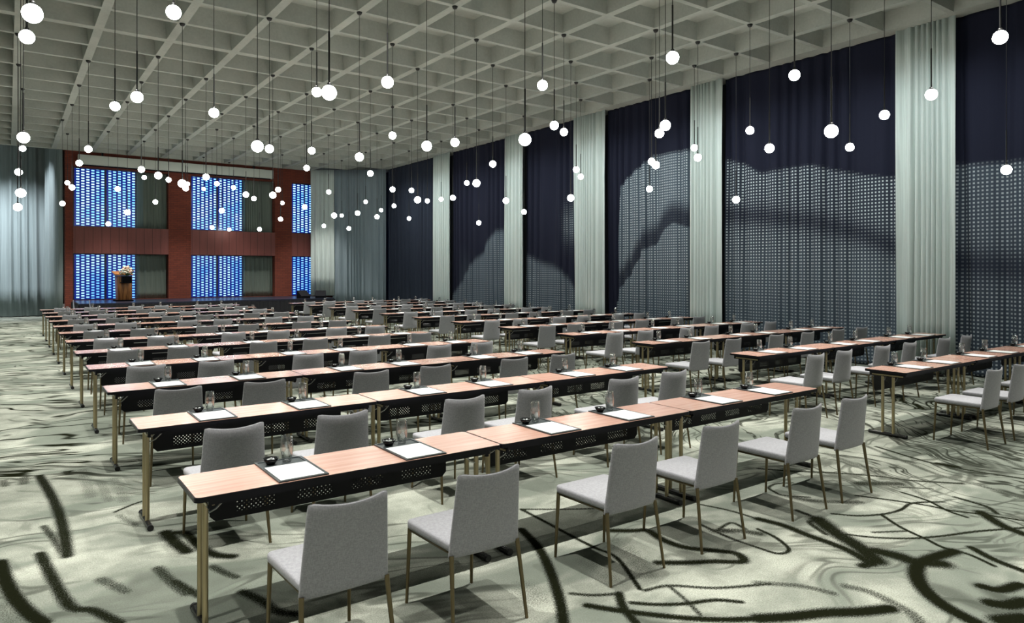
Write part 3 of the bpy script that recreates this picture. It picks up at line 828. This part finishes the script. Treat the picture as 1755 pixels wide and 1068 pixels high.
# flowers standing on the podium shelf
r = empty('flower_arrangement', (3.51, 28.86, 1.438), 0.10); r.scale = (0.85, 1, 0.85)
b = MB(); b.prism([(-0.18, -0.1), (0.18, -0.1), (0.18, 0.1), (-0.18, 0.1)], 0, 0.26); b.build('planter', 'podium_dark', r)
rnd = random.Random(4)
def blob(b, c, rr, n=6):
    pr = [(0.001, -rr), (rr * 0.7, -rr * 0.6), (rr, 0), (rr * 0.75, rr * 0.6), (0.001, rr * 0.85)]
    vs = [(c[0] + p * math.cos(2 * PI * k / n), c[1] + p * math.sin(2 * PI * k / n), c[2] + z) for p, z in pr for k in range(n)]
    b.add(vs, [(i * n + k, i * n + (k + 1) % n, (i + 1) * n + (k + 1) % n, (i + 1) * n + k) for i in range(4) for k in range(n)], True)
bl = MB(); bw = MB(); bg = MB()
for k in range(120):
    th = rnd.uniform(0, 2 * PI); ph_ = math.acos(rnd.uniform(-0.35, 1)); R_ = rnd.uniform(0.75, 1.0)
    c = (0.27 * R_ * math.sin(ph_) * math.cos(th), 0.15 * R_ * math.sin(ph_) * math.sin(th), 0.44 + 0.26 * R_ * math.cos(ph_))
    if k % 4 == 0:
        e = Vector(c) * 1.0
        bg.add([(0, 0, 0.25), (c[0] + 0.03, c[1], c[2]), (c[0] * 1.15, c[1] * 1.15, c[2] + 0.03), (c[0] - 0.03, c[1], c[2])], [(0, 1, 2, 3)])
    elif k % 4 == 1: blob(bw, c, rnd.uniform(0.03, 0.045))
    else: blob(bl, c, rnd.uniform(0.03, 0.05))
bl.build('blossoms', 'petal', r); bw.build('blossoms', 'petal_warm', r); bg.build('leaves', 'leaf', r)
tag(r, 'cream and peach flower arrangement in a black planter on the podium', 'flowers')

# ------------------------------------------------------------------ furniture masters
def make_chair():
    r = empty('conference_chair')
    # backrest: a thin upholstered shell curved in plan, reaching below the seat
    b = MB(); nx, nz, th = 14, 12, 0.032
    def pt(i, j, side):
        u = -1 + 2 * i / nx; v = j / nz
        hw = 0.213 - 0.025 * v
        zt = 0.805 + 0.020 * (u * u) + 0.004
        z = 0.395 + (zt - 0.395) * v
        y = -0.205 - 0.075 * v + 0.038 * u * u * (0.35 + 0.65 * v)
        t = th * (1 - 0.25 * v) * (1 - 0.35 * abs(u) ** 6)
        if j == nz: t *= 0.45; z -= 0.0
        return (u * hw, y + (t / 2 if side else -t / 2), z - (0.01 if abs(u) == 1 and j == nz else 0))
    vs = [pt(i, j, s) for s in (0, 1) for j in range(nz + 1) for i in range(nx + 1)]
    N = (nx + 1) * (nz + 1); fs = []
    idx = lambda i, j, s: s * N + j * (nx + 1) + i
    for j in range(nz):
        for i in range(nx):
            fs.append((idx(i, j, 0), idx(i + 1, j, 0), idx(i + 1, j + 1, 0), idx(i, j + 1, 0)))
            fs.append((idx(i, j, 1), idx(i, j + 1, 1), idx(i + 1, j + 1, 1), idx(i + 1, j, 1)))
    for j in range(nz):
        fs.append((idx(0, j, 0), idx(0, j + 1, 0), idx(0, j + 1, 1), idx(0, j, 1)))
        fs.append((idx(nx, j, 0), idx(nx, j, 1), idx(nx, j + 1, 1), idx(nx, j + 1, 0)))
    for i in range(nx):
        fs.append((idx(i, nz, 0), idx(i + 1, nz, 0), idx(i + 1, nz, 1), idx(i, nz, 1)))
        fs.append((idx(i, 0, 0), idx(i, 0, 1), idx(i + 1, 0, 1), idx(i + 1, 0, 0)))
    b.add(vs, fs, True)
    o = b.build('backrest', 'chair_fabric', r); bevelled(o, 0.006, 2)
    b = MB(); b.prism([(-0.205, -0.19), (0.205, -0.19), (0.222, 0.235), (0.205, 0.262), (-0.205, 0.262), (-0.222, 0.235)], 0.418, 0.466)
    o = b.build('seat', 'chair_fabric', r); bevelled(o, 0.016, 3)
    b = MB(); b.tube([(-0.19, -0.17, 0.412), (-0.205, 0.235, 0.412), (0.205, 0.235, 0.412), (0.19, -0.17, 0.412), (-0.19, -0.17, 0.412)], 0.009, 6)
    b.build('seat_frame', 'bronze', r)
    for sx in (-1, 1):
        b = MB(); b.tube([(sx * 0.203, 0.242, 0.418), (sx * 0.212, 0.262, 0)], [0.0125, 0.009], 8); b.build('leg', 'bronze', r)
        b = MB(); b.tube([(sx * 0.203, -0.205, 0.41), (sx * 0.226, -0.262, 0)], [0.0125, 0.009], 8); b.build('leg', 'bronze', r)
    return r

TL, TD, TH = 1.813, 0.459, 0.735
def make_table():
    """origin: floor under the table's stage-side corner next to the open carpet"""
    r = empty('folding_table')
    e = MB(); e.prism(rrect(0.0015, TL - 0.0015, -TD, 0, 0.03), TH - 0.026, TH - 0.002); e.build('edge_band', 'black_edge', r)
    t_ = MB(); t_.prism(rrect(0.007, TL - 0.007, -TD + 0.004, -0.004, 0.027), TH - 0.024, TH); t_.build('tabletop', 'laminate', r)
    a = MB()
    a.box(0.07, TL - 0.07, -TD + 0.035, -TD + 0.055, TH - 0.055, TH - 0.026); a.box(0.07, TL - 0.07, -0.05, -0.03, TH - 0.075, TH - 0.026)
    a.box(0.07, 0.09, -TD + 0.05, -0.05, TH - 0.075, TH - 0.026); a.box(TL - 0.09, TL - 0.07, -TD + 0.05, -0.05, TH - 0.075, TH - 0.026)
    a.build('underframe', 'black_steel', r)
    p = MB()
    p.add([(0.19, -0.035, 0.465), (1.62, -0.035, 0.465), (1.65, -0.035, 0.495), (1.65, -0.035, 0.68), (0.16, -0.035, 0.68), (0.16, -0.035, 0.495),
           (0.19, -0.033, 0.465), (1.62, -0.033, 0.465), (1.65, -0.033, 0.495), (1.65, -0.033, 0.68), (0.16, -0.033, 0.68), (0.16, -0.033, 0.495)],
          [(0, 1, 2, 3, 4, 5), (11, 10, 9, 8, 7, 6)] + [(i, (i + 1) % 6, (i + 1) % 6 + 6, i + 6) for i in range(6)])
    mp = p.build('modesty_panel', 'punched_steel', r)
    h = MB()
    for k in range(2): h.box(0.3 + 0.68 * k, 0.78 + 0.68 * k, -0.043, -0.035, 0.632, 0.640)
    h.build('rail', 'wire', mp)
    for x, s in ((0.085, 1), (TL - 0.085, -1)):
        for y in (-0.17, -0.285):
            g = MB(); g.tube([(x, y, 0.03), (x, y, TH - 0.06)], 0.0155, 12); g.build('post', 'gold_tube', r)
        g = MB(); g.box(x - 0.02, x + 0.02, -TD + 0.06, -0.06, TH - 0.066, TH - 0.052); g.build('mounting_plate', 'gold_tube', r)
        f = MB(); f.tube([(x, -0.035, 0.022), (x, -TD + 0.045, 0.022)], 0.02, 12); fo = f.build('foot', 'foot_steel', r)
        for y in (-0.03, -TD + 0.035):
            c = MB(); c.tube([(x, y - 0.008, 0.022), (x, y + 0.012, 0.022)], 0.0215, 12); c.build('end_cap', 'black_rubber', fo)
        for y in (-0.165, -0.29):
            c = MB(); c.tube([(x + s * 0.012, y, 0.60), (x + s * 0.05, y, 0.615), (x + s * 0.13, y, TH - 0.045)], 0.0045, 6); c.build('brace', 'wire', r)
    return r

def make_tray():
    b = MB()
    b.box(0, 0.27, -0.445, 0.0, 0, 0.004)
    for q in ((0, 0.012, -0.445, 0), (0.252, 0.27, -0.445, 0), (0.012, 0.252, -0.445, -0.432), (0.012, 0.252, -0.012, 0), (0.012, 0.252, -0.143, -0.133)):
        b.box(*q, 0.004, 0.008)
    return b.build('desk_tray', 'tray_leather')
def make_paper():
    b = MB(); b.box(-0.118, 0.118, -0.1435, 0.1435, 0, 0.0055)
    return b.build('writing_pad', 'paper')
def make_glass():
    r = empty('water_glass')
    b = MB(); b.lathe([(0.0005, 0.0), (0.024, 0.0), (0.029, 0.02), (0.035, 0.06), (0.036, 0.085), (0.0305, 0.148), (0.0292, 0.148), (0.0345, 0.085), (0.0335, 0.06), (0.027, 0.022), (0.02, 0.012), (0.0005, 0.012)], n=20)
    b.build('tumbler', 'glass', r)
    return r
def make_bowl():
    r = empty('mint_bowl')
    b = MB(); b.lathe([(0.0005, 0.0), (0.022, 0.0), (0.027, 0.006), (0.044, 0.034), (0.041, 0.034), (0.024, 0.012), (0.0005, 0.010)], n=16)
    b.build('dish', 'bowl_glaze', r)
    for k, (x, y) in enumerate(((0.012, 0.006), (-0.014, 0.01), (0.0, -0.014))):
        b = MB(); blob(b, (x, y, 0.024), 0.011); b.build('wrapped_mint', 'mint', r)
    return r

XT, YT, PT, XR = 0.732, 4.0925, 1.8266, 7.8705
OFF = {('A', 0): [.51, 1.27, .52, 1.33, .54, 1.22], ('A', 1): [.48, 1.23, .45, 1.18, .43, 1.16], ('A', 2): [.48, 1.21, .47, 1.21, .46, 1.2], ('A', 3): [.49, 1.2, .47, 1.19, .49, 1.19],
       ('B', 0): [.50, 1.20, .48, 1.25, .50, 1.22], ('B', 1): [.2, .91, .08, .85, .14, .93], ('B', 2): [.29, 1.04, .38, 1.21, .4, 1.18]}
chair0, table0, tray0, paper0, glass0, bowl0 = make_chair(), make_table(), make_tray(), make_paper(), make_glass(), make_bowl()
used = {}
def place(proto, loc, rz, label, cat, group):
    o = proto if proto.name not in used else copy_tree(proto)
    used[proto.name] = 1
    o.location = loc; o.rotation_euler = (0, 0, rz)
    return tag(o, label, cat, group)
rn = random.Random(11)
BLK = {'A': (XT, 'the open carpet', 'the open-carpet block'), 'B': (XR, 'the centre aisle', 'the curtain-side block')}
for blk in 'AB':
    bx, start, bname = BLK[blk]
    for k in range(12):
        y = YT + k * PT
        row = ORD[11 - k]
        for t_ in range(3):
            place(table0, (bx + TL * t_, y, 0), 0, 'wood topped folding table, %s from %s, %s row from the stage' % (ORD[t_], start, row), 'table', 'folding tables in rows')
        offs = OFF.get((blk, k)) or [(.48 if blk == 'A' else .36) + 0.73 * (n_ % 2) + rn.uniform(-.03, .03) for n_ in range(6)]
        for n_ in range(6):
            where = '%s seat from %s, %s row from the stage' % (ORD[n_], start, row)
            tx = bx + TL * (n_ // 2)
            cx = tx + offs[n_]
            place(chair0, (cx, y - 0.877 + (rn.uniform(-.02, .02) if k else 0), 0), (rn.uniform(-.03, .03) if k else 0), 'grey fabric chair, ' + where, 'chair', 'grey chairs at the tables')
            sx = tx + (0.408 if n_ % 2 == 0 else 1.142) + (rn.uniform(-.01, .01) if k else 0)
            place(tray0, (sx, y - 0.003, TH), 0, 'black desk tray, ' + where, 'tray', 'desk trays on the tables')
            place(paper0, (sx + 0.132, y - 0.003 - 0.287, TH + 0.0042), 0, 'white writing pad, ' + where, 'writing pad', 'writing pads on the trays')
            place(glass0, (sx + 0.165 + rn.uniform(-.008, .008), y - 0.066, TH + 0.0042), 0, 'empty water glass, ' + where, 'glass', 'water glasses on the trays')
            place(bowl0, (sx + 0.072 + rn.uniform(-.008, .008), y - 0.068, TH + 0.0042), rn.uniform(0, 3), 'small black bowl, ' + where, 'bowl', 'black bowls on the trays')

# ------------------------------------------------------------------ globe pendants, one per ceiling node
PEND = [(0.155,6.593,3.841),(0.164,8.993,4.314),(1.37,7.793,4.474),(1.37,12.593,4.436),(1.359,10.193,4.094),(2.57,11.393,4.271),(3.751,10.193,4.518),(2.55,6.593,3.583),(2.543,8.993,3.405),(3.77,12.593,4.013),(4.97,13.793,4.267),(1.395,17.393,4.444),(0.17,11.393,3.622),(0.294,20.993,4.856),(1.398,19.793,4.447),(0.19,18.593,3.992),(2.57,18.593,4.251),(3.82,26.993,5.075),(2.553,16.193,3.841),(3.77,22.193,4.479),(3.75,17.393,4.033),(6.136,17.393,4.449),(1.579,26.993,4.723),(1.403,22.193,4.094),(1.314,24.593,3.844),(0.17,13.793,3.1),(0.153,16.193,3.049),(2.57,13.793,3.428),(4.97,25.793,4.812),(3.77,19.793,4.001),(5.363,23.393,4.61),(6.17,24.593,4.657),(6.249,29.393,5.074),(4.97,18.593,3.81),(6.17,22.193,4.085),(6.17,19.793,4.134),(4.926,16.193,3.58),(8.57,26.993,4.467),(7.37,23.393,3.574),(7.37,25.793,3.353),(3.797,24.593,4.035),(2.615,23.393,4.25),(2.57,20.993,3.399),(2.619,25.793,3.358),(4.947,20.993,3.568),(7.344,20.993,3.799),(8.57,22.193,4.447),(9.77,25.793,3.566),(7.335,18.593,3.382),(10.97,26.993,4.095),(6.024,26.993,3.429),(7.407,30.2,3.558),(4.952,11.393,3.82),(6.17,12.593,4.519),(4.955,8.993,3.662),(6.158,10.193,4.025),(7.33,16.193,4.274),(10.94,24.593,4.455),(8.545,19.793,3.587),(9.77,23.393,3.347),(12.141,25.793,4.284),(9.733,20.993,3.607),(8.524,17.393,4.073),(10.932,22.193,4.12),(9.732,18.593,4.238),(7.37,13.793,3.421),(10.925,19.793,4.096),(12.138,23.393,3.807),(12.131,20.993,4.322),(9.72,16.193,3.815),(10.914,17.393,4.425),(7.37,11.393,3.544),(8.57,12.593,4.174),(12.118,18.593,3.372),(9.77,13.793,3.542),(12.112,16.193,3.555),(4.945,6.593,3.388),(8.57,10.193,4.483),(7.352,8.993,4.256),(10.97,12.593,4.255),(12.17,13.793,4.312),(9.77,11.393,3.404),(3.752,7.793,4.14),(6.156,7.793,4.476),(6.149,5.393,4.272),(7.37,6.593,3.851),(8.57,7.793,4.071),(10.97,10.193,4.141),(9.791,8.993,3.814),(12.192,11.393,3.765),(8.57,5.393,4.469),(10.97,7.793,4.403),(9.787,6.593,3.784),(7.37,4.193,3.381),(12.197,6.593,4.051),(10.991,5.393,4.253),(12.192,8.993,3.313),(9.77,4.193,4.141),(8.57,2.993,4.326),(12.238,4.193,3.368),(12.164,10.05,4.534),(10.97,8.98,4.064)]
def make_pendant_parts():
    b = MB(); b.lathe([(0.0005, -0.045), (0.03, -0.045), (0.045, -0.02), (0.05, 0.0), (0.0005, 0.0)], n=14); canopy = b.build('canopy', 'cable')
    b = MB(); b.tube([(0, 0, 0), (0, 0, 1)], 0.0045, 6); cable = b.build('cable', 'cable')
    b = MB(); b.tube([(0, 0, 0.065), (0, 0, 0.60)], 0.010, 8); rod = b.build('rod', 'cable')
    b = MB(); b.lathe([(0.0005, 0.095), (0.02, 0.095), (0.024, 0.06), (0.0005, 0.06)], n=12); cap = b.build('cap', 'cable')
    b = MB(); b.lathe([(0.072 * math.sin(PI * i / 12) + 0.0001, -0.072 * math.cos(PI * i / 12)) for i in range(13)], n=20); globe = b.build('globe', 'globe_glow')
    return canopy, cable, rod, cap, globe
parts = make_pendant_parts()
first = True
byrib = {}
for p in PEND: byrib.setdefault(int(round((p[0] - GX) / GP)), []).append(p)
for i, ps in byrib.items():
    ps.sort(key=lambda p: -p[1])
    for n_, (x, y, z) in enumerate(ps):
        r = empty('globe_pendant', (x, y, z))
        hh = CEIL - z
        for q, pz, s in zip(parts, (hh, 0.55, 0, 0, 0), (1, hh - 0.58, 1, 1, 1)):
            c = q if first else q.copy()
            if not first: COL.objects.link(c)
            c.parent = r; c.location = (0, 0, pz); c.scale = (1, 1, s)
        first = False
        tag(r, 'glowing white globe pendant, %s from the stage under the %s rib from the curtain wall' % (ORD[n_], ORD[10 - i]), 'pendant light', 'globe pendants under the ceiling')
